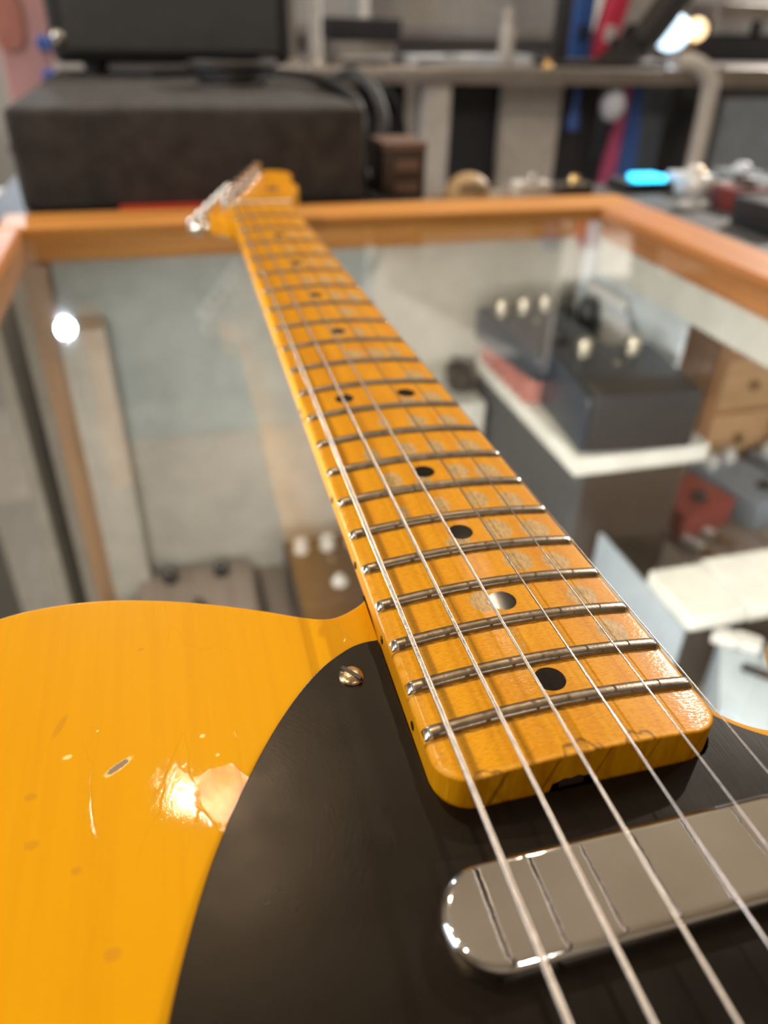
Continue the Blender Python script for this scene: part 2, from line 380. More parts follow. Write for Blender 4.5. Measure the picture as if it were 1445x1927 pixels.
def offset(ol, d):
    n = len(ol); out = []
    for i in range(n):
        p0, p, p1 = ol[i-1], ol[i], ol[(i+1) % n]
        t = Vector((p1[0]-p0[0], p1[1]-p0[1])); t.normalize()
        out.append((p[0]+t.y*d, p[1]-t.x*d))
    return out
def spline(pts, n=8, closed=False):
    out = []; N = len(pts); rngk = range(N if closed else N-1)
    g = lambda i: pts[i % N] if closed else pts[max(0, min(N-1, i))]
    for k in rngk:
        p0, p1, p2, p3 = g(k-1), g(k), g(k+1), g(k+2)
        for i in range(n):
            t = i/n
            out.append(tuple(0.5*((2*b)+(c-a)*t+(2*a-5*b+4*c-d)*t*t+(3*b-a-3*c+d)*t**3) for a, b, c, d in zip(p0, p1, p2, p3)))
    if not closed: out.append(tuple(pts[-1]))
    return out
def thing(name, label, cat, o, group=None):
    e = bpy.data.objects.new(name, None); COL.objects.link(e); e.empty_display_size = 0.02
    e.location = T(o); e['_o'] = list(o); e['label'] = label; e['category'] = cat
    if group: e['group'] = group
    return e
def tag(o, label, cat, group=None):
    o['label'] = label; o['category'] = cat
    if group: o['group'] = group
    return o
def struct(o): o['kind'] = 'structure'; return o
FLOOR = -OZ

# ================================================================== THE ROOM
X0, X1, Y0, Y1, ZC = -2500, 3300, -2600, 3400, 1850
struct(MB().box(X0, X1, Y0, Y1, FLOOR-60, FLOOR).build('floor', 'floor', origin=(0, 0, FLOOR)))
struct(MB().box(X0, X1, Y0, Y1, ZC, ZC+60).build('ceiling', 'ceil', origin=(0, 0, ZC)))
struct(MB().box(X0-80, X1+80, Y1, Y1+80, FLOOR, ZC).build('wall_back', 'wall', origin=(0, Y1, FLOOR)))
struct(MB().box(X0-80, X1+80, Y0-80, Y0, FLOOR, ZC).build('wall_front', 'wall', origin=(0, Y0, FLOOR)))
struct(MB().box(X1, X1+80, Y0, Y1, FLOOR, ZC).build('wall_right', 'wall', origin=(X1, 0, FLOOR)))
struct(MB().box(X0-80, X0, Y0, Y1, FLOOR, ZC).build('wall_left', 'wall', origin=(X0, 0, FLOOR)))
wf = MB()
for a in ((-700, 900, 20, 60), (-700, 900, 1340, 1380), (-700, -660, 60, 1340), (860, 900, 60, 1340), (80, 120, 60, 1340)): wf.box(X0, X0+45, a[0], a[1], a[2], a[3])
win = struct(wf.build('window_1', 'white', origin=(X0, 100, 20)))
for a in ((-658, 78), (122, 858)): MB().box(X0+4, X0+10, a[0], a[1], 62, 1338).build('pane', 'winglass', win)

# ceiling spot lamps (the light itself sits in each lamp's mouth)
LNAMES = ['above the headstock of the yellow guitar', 'right of the headstock lamp', 'left, nearest the camera', 'left, middle of three', 'left, farthest of three',
          'behind the camera, added as fill', 'over the right counter', 'far right, added as fill for the steel table', 'hanging low at the back of the shop']
for i, (p, e, c) in enumerate(LAMPS):
    t = thing('ceiling_spotlight', 'black round ceiling spotlight '+LNAMES[i], 'spotlight', (p[0], p[1], ZC), 'ceiling spotlights')
    MB().lathe((p[0], p[1], ZC-14), [(45, 0), (45, 14)], 20).build('ceiling_plate', 'lampblack', t)
    MB().tube([(p[0], p[1], ZC-14), (p[0], p[1], p[2]+75)], 8).build('stem', 'lampblack', t)
    MB().lathe((p[0], p[1], p[2]+12), [(30, 64), (38, 50), (42, 0), (39, 0), (36, 44)], 24, cap=False).build('shade', 'lampblack', t)

# ================================================================== ELECTRIC GUITAR
G = thing('electric_guitar', 'butterscotch yellow electric guitar with black pickguard lying on glass counter', 'guitar', (0, -600, -52))
def U(n): return 647.7*(1-2**(-n/12))
HEEL = 467.0
def hw_lin(u): return 20.9+(28.0-20.9)*min(max(u, 0), 466)/466
def hw(u):
    h = hw_lin(u); r = 7.0; q = u-(HEEL-r)
    if q > 0: h -= r-math.sqrt(max(0, r*r-min(q, r)**2))
    return h
R7 = 184.0; ZB = math.sqrt(R7**2-28.0**2)
def arc(x): return math.sqrt(R7*R7-x*x)-ZB
def edge_d(x, u):
    h = hw_lin(u); ax = abs(x); r = 7.0
    qx, qy = ax-(h-r), u-(HEEL-r)
    if qx > 0 and qy > 0: return r-math.hypot(qx, qy)
    return min(h-ax, HEEL-u)
def ro(u):
    t = min(1, max(0, (u-458)/7)); return 1.15*(1-t)+0.45*t
def topz(x, u):
    d = max(0.0, edge_d(x, u)); z = arc(x); RO = ro(u)
    if d < RO: z -= RO-math.sqrt(max(0, RO*RO-(RO-d)**2))
    return z

# ---- body
outer = [(-25.6, -405.0), (-28.4, -407.7), (-33, -410.2), (-37.2, -410.7), (-43.1, -408.4), (-50, -404.8), (-61.8, -399.4), (-73.8, -395.1), (-85.9, -392.2), (-97.7, -391.5), (-108.9, -393.3),
         (-122, -399), (-133, -409), (-140.5, -424), (-143, -443), (-140, -468), (-133, -495), (-126, -520), (-121, -545), (-119.5, -566), (-122, -590), (-131, -620), (-144, -655), (-155, -688),
         (-160.5, -715), (-159, -742), (-149, -766), (-128, -785), (-95, -797), (-50, -803), (0, -805), (50, -803), (95, -797), (130, -785), (151, -765), (160, -738), (160.5, -712), (155, -682),
         (143, -646), (131, -612), (123.5, -586), (121, -562), (124, -540), (131, -515), (139, -490), (143, -466), (142.5, -445), (140, -425), (134, -410.5), (124, -401.5), (113, -401.5), (102, -405.5), (95.5, -413.5), (92.5, -425), (89.5, -438), (84, -451), (74, -461), (61, -465.6), (49.5, -466), (41.6, -463.6), (37.2, -460.5), (33.9, -456.4), (31, -451.5), (27.4, -445)]
ol = spline(outer, 6)
ol = ol + [(26.9, -455), (26.9, -466), (-26.9, -466), (-26.4, -440)]
MB().prism(ol, -52, -7.4, 1.2, 4).build('body', 'body', G, angle=50)

# ---- pickguard
pg = [(-27.55, -422.4), (-31, -422.5), (-35.1, -423.9), (-41.8, -428.5), (-48.6, -435.9), (-55.1, -445.1), (-61.2, -455.6), (-66.5, -466.3), (-70.6, -477.1), (-74.2, -489.2), (-76.6, -502), (-78.5, -520),
      (-78, -540), (-72, -562), (-60, -578), (-44, -588)]
pg2 = [(44, -588), (64, -580), (90, -568), (112, -548), (124, -522), (127, -502), (120, -486), (106, -476), (90, -471), (74, -468), (62, -469.2), (55, -470.2), (47.5, -469.6), (40.8, -467.2), (36.0, -463.8), (31.8, -459.2), (28.0, -453.5)]
pol = spline(pg, 6)+[(-43.6, -588.4), (43.6, -588.4)]+spline(pg2, 6)
pol += [(27.95, -461)]
for i in range(0, 7):                                   # heel notch with rounded corners
    a = math.radians(90*i/6); pol.append((27.95-7+7*math.cos(a), -460.7-7*math.sin(a)))
pol += [(2.6, -467.7), (-7.6, -467.7)]
for i in range(0, 7):
    a = math.radians(90-90*i/6); pol.append((-27.95+7-7*math.cos(a), -460.7-7*math.sin(a)))
GP = MB().prism(pol, -7.38, -5.9, 0.22, 2).build('pickguard', 'guard', G, angle=35)
def slot_screw(p, ang, parent):
    s = MB().lathe((p[0], p[1], p[2]), [(2.75, -0.3), (2.75, 0.05), (2.6, 0.45), (2.1, 0.85), (1.2, 1.12), (0.01, 1.2)], 28).build('pickguard_screw', 'screw', parent)
    sl = MB().box(p[0]-2.62, p[0]+2.62, p[1]-0.42, p[1]+0.42, p[2]+0.25, p[2]+1.24, rz=ang).build('screw_slot', 'slot', parent)
    return s
# screws are sub-parts of the pickguard
slot_screw((-35.7, -431.9, -5.9), math.radians(-52), GP)
for p, a in (((-71, -528, -5.9), 20), ((34, -582, -5.9), 70), ((117, -530, -5.9), -30), ((118, -490, -5.9), 10)): slot_screw(p, math.radians(a), GP)

# ---- neck (sides, back and heel)
us = list(np.arange(-2, 400, 6.0))+list(np.arange(400, 458, 2.0))+[458, 460]+[460+7*math.sin(math.radians(a)) for a in range(6, 91, 6)]
ver = []; NP = 22
for u in us:
    h = hw(u); ze = topz(h, u)+0.05
    blend = min(1, max(0, (u-402)/26)); bl = blend*blend*(3-2*blend)
    depth = 19.5+2.5*u/467
    for k in range(NP+1):
        a = math.pi*k/NP
        cx, cz = -math.cos(a), -math.sin(a)
        # C profile (slightly squared)
        xx = math.copysign(abs(cx)**0.8, cx)*h; zz = ze-(depth)*abs(cz)**0.85
        # square heel
        t = k/NP*3
        if t <= 1: sx, sz = -h, ze-t*20.0
        elif t <= 2: sx, sz = -h+(t-1)*2*h, ze-20.0
        else: sx, sz = h, ze-20.0+(t-2)*20.0
        ver.append((xx*(1-bl)+sx*bl, -u, zz*(1-bl)+sz*bl))
n1 = NP+1; fs = []
for i in range(len(us)-1):
    for k in range(NP): fs.append((i*n1+k, i*n1+k+1, (i+1)*n1+k+1, (i+1)*n1+k))
L = len(us)-1
nb = MB(); nb.add(ver, fs)
# heel end face with a small arched truss-rod notch at the bottom edge
hE = hw(HEEL)
xs = np.linspace(-hE, hE, 61); fv = []; ff = []
for x in xs:
    zb = -9.0
    q = abs((x+2.7)/4.8)
    if q < 1: zb = -5.9+0.1+1.7*math.sqrt(1-q*q)*(1+0.15*math.sin(x*2.3))
    zt = arc(x)-0.45+0.02
    fv += [(x, -HEEL, zt), (x, -HEEL, (zt+zb)/2), (x, -HEEL, zb), (x, -HEEL+4, zb)]
for i in range(60):
    for k in range(3): ff.append((i*4+k, i*4+k+1, (i+1)*4+k+1, (i+1)*4+k))
nb.add(fv, ff)
NK = nb.build('neck', 'maple', G, angle=50)
MB().lathe((-2.7, -HEEL+0.6, -6.6), [(2.6, 0), (2.6, 3), (1.0, 3.01)], 14, 'y').build('truss_rod_nut', 'darkbrown', NK)

# ---- fingerboard surface: fine grid that carries the wear, grime and chips
cols = np.concatenate([[-1, -0.996, -0.988, -0.976, -0.962], np.linspace(-0.948, 0.948, 130), [0.962, 0.976, 0.988, 0.996, 1]])
rows = np.concatenate([np.arange(0, 270, 1.2), np.arange(270, 360, 0.6), np.arange(360, 459.9, 0.36), 460+7*np.sin(np.radians(np.arange(0, 88, 3.0))), [HEEL]])
WEAR_GLINT = [(19.3,-438.6,3.4,3.7), (18.5,-426.5,3.4,3.8), (18.4,-413.3,3.2,3.6), (9.2,-411.8,3.4,4.0), (19.2,-399.5,3.7,4.1), (9.6,-398.4,3.4,4.4), (18.6,-385.3,3.2,4.0), (9.5,-383.8,2.9,4.0), (-0.8,-384.6,2.1,3.6), (-11.4,-385.6,1.4,3.0), (-9.8,-369.7,2.6,4.5), (9.6,-368.7,3.0,4.1), (18.1,-370.0,3.6,4.8), (8.0,-353.4,2.5,4.0), (18.1,-354.3,3.5,4.7), (-1.0,-353.5,2.8,4.2), (-11.9,-354.3,2.3,4.1), (7.4,-336.3,3.0,4.5), (17.6,-336.6,3.1,4.5), (-3.3,-335.1,1.7,3.3), (18.0,-318.0,3.6,4.3), (9.2,-321.3,2.8,3.3), (17.5,-299.7,3.8,4.8), (-1.7,-372.1,2.1,2.0), (-2.1,-401.6,3.0,2.4), (-4.6,-424.4,2.6,3.4)]  # last patch: wear and a painted lamp glint beside a dot inlay
for uu in range(3, 11):
    mid = -(U(uu)+U(uu-1))/2
    for xx in (16.3, 8.2, 0.6): 
        if random.random() < 0.8: WEAR_GLINT.append((xx+random.uniform(-1, 1), mid-random.uniform(0, 4), random.uniform(2.4, 3.8), random.uniform(4, 6.5)))
XX, UU = np.meshgrid(cols, rows); HH = np.array([hw(u) for u in rows])
XM = XX*HH[:, None]; YM = -UU
wear = np.zeros_like(XM); grime = np.zeros_like(XM); chip = np.zeros_like(XM)
for (x, y, a, b) in WEAR_GLINT:
    d = np.sqrt(((XM-x)/a)**2+((YM-y)/b)**2); wear = np.maximum(wear, np.clip((1.35-d)/0.7, 0, 1))
for n in range(1, 22):
    d = YM+U(n)                                             # negative: camera side of the fret
    g1 = np.clip(1-np.abs(d+1.85)/0.8, 0, 1)*(0.35+0.6*min(1, n/15)); g2 = np.clip(1-np.abs(d-1.7)/0.5, 0, 1)*0.4
    grime = np.maximum(grime, np.maximum(g1, g2))
def chip_at(cx, cu, a, b, x0):
    global chip, wear
    ang = 0.16*np.sin(XM*1.9+x0)+0.06*np.sin(XM*4.1+YM*2)
    d = np.sqrt(((XM-cx)/a)**2+((UU-cu)/b)**2)+ang
    chip = np.maximum(chip, np.clip(1-np.abs(d-1)/0.2, 0, 1)*0.9)
    wear = np.where(d < 1, np.maximum(wear, 0.42), wear)
chip_at(-20.5, 467.3, 2.8, 1.5, 0); chip_at(-2.2, 467.2, 3.2, 2.7, 1); chip_at(9.2, 467.2, 3.0, 2.3, 2)
vz = np.array([[topz(x, u) for x in r] for r, u in zip(XM, rows)])
vv = np.stack([XM, YM, vz], -1).reshape(-1, 3)
nr, nc = XM.shape
idx = np.arange(nr*nc).reshape(nr, nc)
fc = np.stack([idx[:-1, :-1], idx[1:, :-1], idx[1:, 1:], idx[:-1, 1:]], -1).reshape(-1, 4)
me = bpy.data.meshes.new('fingerboard')
me.from_pydata(((vv-np.array(G['_o']))*S).tolist(), [], fc.tolist())
at = me.color_attributes.new('wear', 'FLOAT_COLOR', 'POINT')
ED = np.array([[edge_d(x, u) for x in r] for r, u in zip(XM, rows)])
edge = np.clip(1-np.abs(ED-0.75)/0.75, 0, 1)*(0.55+0.45*np.sin(UU*0.9+np.sin(UU*0.23)*3))
at.data.foreach_set('color', np.stack([wear, grime, chip, edge], -1).reshape(-1).astype(np.float32))
me.materials.append(M['board']); me.polygons.foreach_set('use_smooth', [True]*len(me.polygons)); me.update()
FB = link('fingerboard', me, G, Vector(G['_o']))

# ---- frets
def fret(u):
    h = hw_lin(u)-0.15; mb = MB(); K = 11; vs = []; fsx = []
    xs = [-h, -h+0.25, -h+0.55, -h+0.95, -h+1.5]+list(np.linspace(-h+3, h-3, 17))+[h-1.5, h-0.95, h-0.55, h-0.25, h]
    sc = [0.12, 0.50, 0.78, 0.94, 1.0]+[1]*17+[1.0, 0.94, 0.78, 0.50, 0.12]
    for x, q in zip(xs, sc):
        zb = arc(x)-0.25
        for k in range(K):
            a = math.pi*k/(K-1); wd = 1.5*(0.75+0.25*q)
            vs.append((x, -u-wd*math.cos(a), zb+(1.30*q)*math.sin(a)**0.6 if 0 < k < K-1 else zb))
    for i in range(len(xs)-1):
        for k in range(K-1): fsx.append((i*K+k, (i+1)*K+k, (i+1)*K+k+1, i*K+k+1))
    mb.add(vs, fsx); mb.add(vs[:K], [tuple(range(K))]); mb.add(vs[-K:], [tuple(range(K-1, -1, -1))])
    o = mb.build('fret', ['fret', 'fretend'], FB, angle=60)
    for p in o.data.polygons:
        cx = p.center.x/S
        if abs(cx) > h-1.3: p.material_index = 1
for n in range(1, 22): fret(U(n))

# ---- inlays
def disc(name, x, u, r, parent):
    n = 32; vs = [(x, -u, arc(x)+0.05)]+[(x+r*math.cos(2*math.pi*i/n), -u+r*math.sin(2*math.pi*i/n), arc(x+r*math.cos(2*math.pi*i/n))+0.03) for i in range(n)]
    vs += [(p[0], p[1], p[2]-0.8) for p in vs[1:]]
    f = [(0, 1+i, 1+(i+1) % n) for i in range(n)]+[(1+i, 1+n+i, 1+n+(i+1) % n, 1+(i+1) % n) for i in range(n)]
    MB().add(vs, f).build(name, 'dot', parent)
for n in (3, 5, 7, 9, 15, 17, 19, 21): disc('dot_inlay', -0.2, (U(n)+U(n-1))/2, 3.1, FB)
for x in (-11.3, 10.1): disc('dot_inlay', x, (U(12)+U(11))/2, 3.1, FB)
for n in (3, 5, 7, 9, 12, 15, 17, 19, 21):
    u = (U(n)+U(n-1))/2; h = hw_lin(u)
    for du in ((-3, 3) if n == 12 else (0,)):
        MB().lathe((-h-0.12, -u+du, topz(h, u)-2.0 if n < 15 else -3.6), [(0.95, 0), (0.95, 1.0)], 16, 'x').build('side_dot', 'dot', NK)

# ---- nut, headstock
nv = [];
MB().prism([(-20.9, -0.2), (20.9, -0.2), (20.9, 3.0), (-20.9, 3.0)], -1.5, 3.7, 0.5, 2).build('nut', 'bone', G)
head = [(-20.9, 1), (-22.5, 8), (-27, 13), (-32, 18), (-34, 26), (-31.5, 36), (-22, 68), (-8, 115), (4, 155), (9.5, 171), (17, 181), (28, 185), (40, 182), (46, 172), (46, 160), (42, 148), (40.5, 135), (42.5, 122), (43, 108), (39, 92), (33, 72), (28, 50), (24.5, 25), (21.5, 8), (20.9, 1)]
hol = spline(head, 5)[::-1]
MB().prism(hol, -21, -7, 1.5, 3).build('headstock', 'maple', G)
ramp = MB(); vs = []; 
for i in range(9):
    t = i/8; y = 2.8+16*t; z = arc(0)*0.6-0.5-7.2*(t*t*(3-2*t)); h = 20.9+1.2*t
    vs += [(-h, y, z), (-h, y, -9), (h, y, -9), (h, y, z)]
fsx = []
for i in range(8):
    for k in range(4): fsx.append((i*4+k, i*4+(k+1) % 4, (i+1)*4+(k+1) % 4, (i+1)*4+k))
ramp.add(vs, fsx).build('headstock_ramp', 'maple', NK)
posts = []
for i in range(6):
    x = -19.5+7.1*i; y = 36+24*i; posts.append((x, y))
    tn = MB().lathe((x, y, -7), [(5, 0), (5, 1.2), (3.6, 2.0), (3.4, 4), (2.6, 6), (2.5, 8), (3.3, 10), (3.3, 11), (0.1, 11.2)], 18).build('tuning_post', 'nickel', G)
    d = Vector((-0.958, 0.287, 0))
    a = Vector((x, y, -20)); b1 = a+d*15; b2 = a+d*19
    MB().box(x-7, x+7, y-6, y+6, -27, -20.5, 1.5).build('tuner_housing', 'nickel', tn)
    MB().tube([a, b2], 1.8).build('tuner_shaft', 'nickel', tn)
    bt = MB(); pv = []
    NB, NA = 12, 18; c = a+d*24
    side = Vector((0.287, 0.958, 0)); up = Vector((0, 0, 1))
    for k in range(NB+1):
        th = math.pi*k/NB
        for j in range(NA):
            ph = 2*math.pi*j/NA
            pv.append(tuple(c+d*(-6.0*math.cos(th))+side*(3.0*math.sin(th)**0.8*math.cos(ph))+up*(7.5*math.sin(th)**0.8*math.sin(ph))))
    pf = [(k*NA+j, k*NA+(j+1) % NA, (k+1)*NA+(j+1) % NA, (k+1)*NA+j) for k in range(NB) for j in range(NA)]
    bt.add(pv, pf).build('tuner_button', 'nickel', tn)
MB().lathe((17, 70, -7), [(4.5, 4.5), (5.2, 5.2), (5.2, 6.0), (1.5, 6.4)], 16).build('string_tree', 'nickel', G)

# ---- strings
GA = [0.585, 0.457, 0.33, 0.216, 0.165, 0.127]
def str_z(x, u): return 3.3+0.0055*u-0.75*(R7-math.sqrt(R7*R7-x*x))
for i in range(6):
    xn = -17.6+35.2*i/5; xb = -27+54*i/5; r = GA[i]*1.02
    pA = Vector((xb, -647.7, str_z(xb, 647.7))); pB = Vector((xn, 0.6, str_z(xn, 0)+0.25))
    d = (pB-pA); Ln = d.length; d.normalize(); uu = d.cross(Vector((0, 0, 1))).normalized(); vv_ = d.cross(uu)
    mb = MB(); NS = 10
    if i < 3:
        pitch = (0.50, 0.42, 0.34)[i]; per = 4
        nst = int(Ln/pitch*per)+1
        tt = np.arange(nst)*pitch/per; th = np.arange(NS)*2*math.pi/NS
        TT, TH = np.meshgrid(tt, th, indexing='ij')
        rr = r*(0.80+0.22*np.abs(np.sin(np.pi*(TT/pitch)-TH/2))**0.7)
        P = np.array(pA)[None, None]+TT[..., None]*np.array(d)+(rr*np.cos(TH))[..., None]*np.array(uu)+(rr*np.sin(TH))[..., None]*np.array(vv_)
    else:
        tt = np.linspace(0, Ln, 60); th = np.arange(NS)*2*math.pi/NS
        TT, TH = np.meshgrid(tt, th, indexing='ij')
        P = np.array(pA)[None, None]+TT[..., None]*np.array(d)+(r*np.cos(TH))[..., None]*np.array(uu)+(r*np.sin(TH))[..., None]*np.array(vv_)
    a, b = P.shape[:2]; ix = np.arange(a*b).reshape(a, b); nx = np.roll(ix, -1, 1)
    fq = np.stack([ix[:-1], nx[:-1], nx[1:], ix[1:]], -1).reshape(-1, 4)
    mb.v = [tuple(p) for p in P.reshape(-1, 3)]; mb.f = [tuple(q) for q in fq.tolist()]; mb.m = [0]*len(mb.f)
    px, py = posts[i]
    mb.tube([tuple(pB), (xn, 3, pB.z-0.1), (px+2.7, py, 0.5), (px+1.5, py+2.4, 0.6), (px-1.5, py+2.4, 0.2), (px-2.7, py, 0), (px, py-2.8, -0.4), (px+2.7, py, -0.8)], r*0.95, 6)
    so = mb.build('string', 'wound' if i < 3 else 'plain', G, angle=80)
    so['label'] = ['thick wound low string', 'second wound string', 'third wound string', 'plain steel fourth string', 'plain steel fifth string', 'thin plain high string'][i]

# ---- neck pickup with chrome cover
def stadium(hl, hwid, seg=14, cx=0, cy=-487.3):
    out = []
    for c, a0 in ((hl-hwid, -90), (-(hl-hwid), 90)):
        for i in range(seg+1):
            a = math.radians(a0+180*i/seg); out.append((cx+c+hwid*math.cos(a), cy+hwid*math.sin(a)))
    return out
MB().prism(stadium(34.5, 8.6, 18), -9, -2.5, 1.7, 6).build('neck_pickup', 'chrome', G, angle=60)
# ---- bridge behind the camera, so the strings end on something
BR = MB().prism(rrect(-43, 43, -690, -589, 3, 3), -7.4, -6.2, 0.3, 1).build('bridge_plate', 'chrome', G)
for s_ in (-1, 1): MB().box(min(s_*41.6, s_*43), max(s_*41.6, s_*43), -690, -600, -6.2, 4).build('bridge_wall', 'chrome', BR)
for k in range(3):
    xc = -18+18*k; MB().lathe((xc-8.5, -648, 1.2), [(3.2, 0), (3.2, 17)], 18, 'x').build('saddle', 'brass', BR)

# ================================================================== GLASS DISPLAY COUNTER
D = thing('display_counter', 'long glass topped display counter with honey oak rails under the guitar', 'display case', (100, -200, FLOOR))
MB().box(-182, 357, -900, 178, -58.0, -52.02, 0).build('glass_top', 'glass', D, smooth=False)
MB().prism(rrect(-203, 409, 178, 236, 4, 3), -76, -46, 3, 3).build('back_rail', 'oak', D)
MB().prism(rrect(357, 409, -900, 177, 4, 3), -76, -46, 3, 3).build('right_rail', 'oaky', D)
MB().prism(rrect(-232, -182, -900, 177, 4, 3), -76, -46, 3, 3).build('left_rail', 'oaky', D)
MB().box(-190, -168, 176, 200, FLOOR, -76.1, 2).build('corner_post', 'oakz', D)
MB().box(345, 356.5, 166, 177.5, -330, -58.2, 1).build('corner_strip', 'whiteblue', D)
MB().box(-167, 128, 190, 198, -260, -76.2).build('back_panel', 'panel', D, smooth=False)
MB().box(128.5, 409, 190, 198, -260, -76.2).build('back_panel', 'cream', D, smooth=False)  # cream tone stands in for the bright room mirrored in the glass
MB().box(-167, 409, 190, 198, -470, -260.5).build('lower_back_panel', 'panel2', D, smooth=False)
MB().box(359, 364, 8, 189, -329, -105.2).build('side_panel', 'whiteblue', D, smooth=False)
MB().box(358, 366, -900, 165, -105, -76.2).build('white_apron', 'white', D, smooth=False)
MB().box(357.2, 358, -900, 165, -105, -58.1).build('apron_facing', 'white', D, smooth=False)
# plank floor of the case
pl = MB().box(-168, 1100, -900, 189, -482, -478).build('case_floor', 'darkbrown', D, smooth=False)
pw = 52; x = -166; k = 0
while x < 200:
    MB().box(x, x+pw-2.5, -900, 188, -477.9, -440-random.uniform(0, 1.5), 0.8).build('plank', 'plank', pl); x += pw
dk = MB().box(205, 1100, -900, 189, -350, -346).build('raised_shelf', 'darkbrown', D, smooth=False)
x = 207
while x < 1090:
    MB().box(x, x+44, -900, 188, -345.9, -330-random.uniform(0, 1.5), 0.8).build('plank', 'plank', dk); x += 46.5
MB().box(205, 215, -900, 189, -440, -350.1).build('shelf_front', 'darkgrey', D, smooth=False)
MB().box(1090, 1100, -900, 189, FLOOR, -76).build('end_panel', 'greyw', D, smooth=False)
MB().box(-168, -160, -900, -880, FLOOR, -76).build('front_post', 'oakz', D, smooth=False)
MB().box(-168, 1090, -900, 189, FLOOR, -900).build('plinth', 'darkbrown', D, smooth=False)
MB().box(-160, -150, -880, 189, -900, -482.1).build('support_board', 'greyw', D, smooth=False)

# right-hand counter top that joins the case
cb = thing('side_counter', 'dark grey topped counter beyond the right oak rail', 'counter', (700, 260, FLOOR))
MB().box(411, 1100, -900, 330, -75, -53, 3).build('worktop', 'darkgrey', cb)
MB().box(412, 870, -258, -242, -82, -75.1).build('fill_strip', 'white', cb, smooth=False)  # bar for the added shelf light, unseen below the worktop
MB().box(420, 1089, 200, 320, FLOOR, -353).build('carcass', 'greyw', cb, smooth=False)

MB().box(-160, 340, -706, -694, -69, -58.2).build('fill_strip', 'white', D, smooth=False)  # bars for the added case lights, out of view
MB().box(-181, -172, -800, -100, -69, -58.2).build('fill_strip', 'white', D, smooth=False)
# ---- things inside the case
def pedal(name, label, x, y, z, wx, wy, h, mat, knobmat, nk, rz=0, group='effect pedals inside the counter', foot='softblack', slope=0.0):
    t = thing(name, label, 'pedal', (x, y, z), group)
    b = MB(); ol_ = rrect(x-wx/2, x+wx/2, y-wy/2, y+wy/2, 3, 3)
    b.prism(ol_, z, z+h, 2, 2)
    b.v = [(p[0], p[1], z+(p[2]-z)*(1+slope*(p[1]-y)/wy)) for p in b.v]
    b.v = rot(b.v, rz, (x, y)); b.build('housing', mat, t)
    def at(dx, dy): return (x+dx*math.cos(rz)-dy*math.sin(rz), y+dx*math.sin(rz)+dy*math.cos(rz))
    hz = lambda dy: z+h*(1+slope*dy/wy)
    for i in range(nk):
        dx = (i-(nk-1)/2)*wx/(nk+0.2); q = at(dx, wy*0.30)
        kb = MB().lathe((q[0], q[1], hz(wy*0.3)-0.5), [(8, 0), (7.5, 10), (6.5, 14), (0.1, 14.3)], 16).build('knob', knobmat, t)
        MB().box(q[0]-0.7, q[0]+0.7, q[1]-6, q[1], hz(wy*0.3)+13.8, hz(wy*0.3)+14.5).build('pointer', 'white', kb, smooth=False)
    q = at(0, -wy*0.28)
    if foot == 'treadle':
        f = MB().box(x-wx*0.46, x+wx*0.46, y-wy*0.5-7, y-wy*0.22, z+4, z+h+2, 3); f.v = rot(f.v, rz, (x, y)); f.build('treadle', 'softblack', t)
    else:
        MB().lathe((q[0], q[1], hz(-wy*0.28)-0.5), [(8, 0), (8, 3), (5, 3.2), (5, 8), (3.5, 10), (0.1, 10.2)], 16).build('footswitch', foot, t)
    q = at(0, wy*0.08); MB().lathe((q[0], q[1], hz(wy*0.08)-0.3), [(3, 0), (3, 2), (1.5, 3.2), (0.1, 3.4)], 12).build('indicator_lamp', 'knob', t)
    return t
# white riser with dark sides
rs = thing('display_riser', 'white topped display riser with dark grey sides right of the neck', 'riser', (305, 60, -330))
MB().box(233, 357, -66, 165, -203, -187, 2).build('riser_top', 'white', rs)
MB().box(236, 246, -62, 160, -329.9, -203.1).build('side_panel', 'darkgrey', rs, smooth=False)
MB().box(246.1, 340, -62, -54, -329.9, -203.1).build('front_panel', 'darkbrown', rs, smooth=False)
pedal('effect_pedal', 'black effect pedal with two tall knobs on the white riser', 268, 95, -162, 78, 118, 28, 'navy', 'knob', 3, 0.12, slope=0.35)
tr = thing('pedal_tray', 'dusty pink ridged tray under the black two-knob pedal', 'tray', (266, 95, -187))
MB().box(236, 306, 40, 160, -187, -162.2, 3).build('tray_base', 'pinkred', tr)
for k in range(6): MB().box(233.2, 235.9, 44+19*k, 54+19*k, -186.9, -164).build('ridge', 'pinkred', tr, smooth=False)
for k, (x, y) in enumerate(((318, 145), (334, 128))):
    t = thing('rubber_stopper', ['shorter', 'taller'][k]+' black rubber cap standing behind the black pedal', 'cap', (x, y, -187), 'black rubber caps')
    MB().lathe((x, y, -187), [(11, 0), (11, 44+10*k), (9, 52+10*k), (6, 56+10*k), (0.1, 56.5+10*k)], 18).build('stem', 'black', t)
    MB().lathe((x, y, -187), [(15, 0.1), (15, 8), (11.1, 12)], 18, cap=False).build('collar', 'softblack', t)
pedal('effect_pedal', 'dark blue-black effect pedal with wide rubber treadle at the riser end', 292, -12, -187, 98, 100, 52, 'navy', 'knob', 2, -0.1, foot='treadle', slope=0.1)
# leaflets leaning on the white side panel
wb = thing('leaflet_stack', 'white leaflets leaning on the pale side panel behind the dark pedals', 'papers', (350, 110, -187))
for k in range(3):
    b = MB().box(344.6+2.6*k, 346.8+2.6*k, 62+14*k, 150+6*k, -186.9, -132+9*k); b.build('leaflet', ('card', 'whiteblue', 'card')[k], wb, smooth=False)
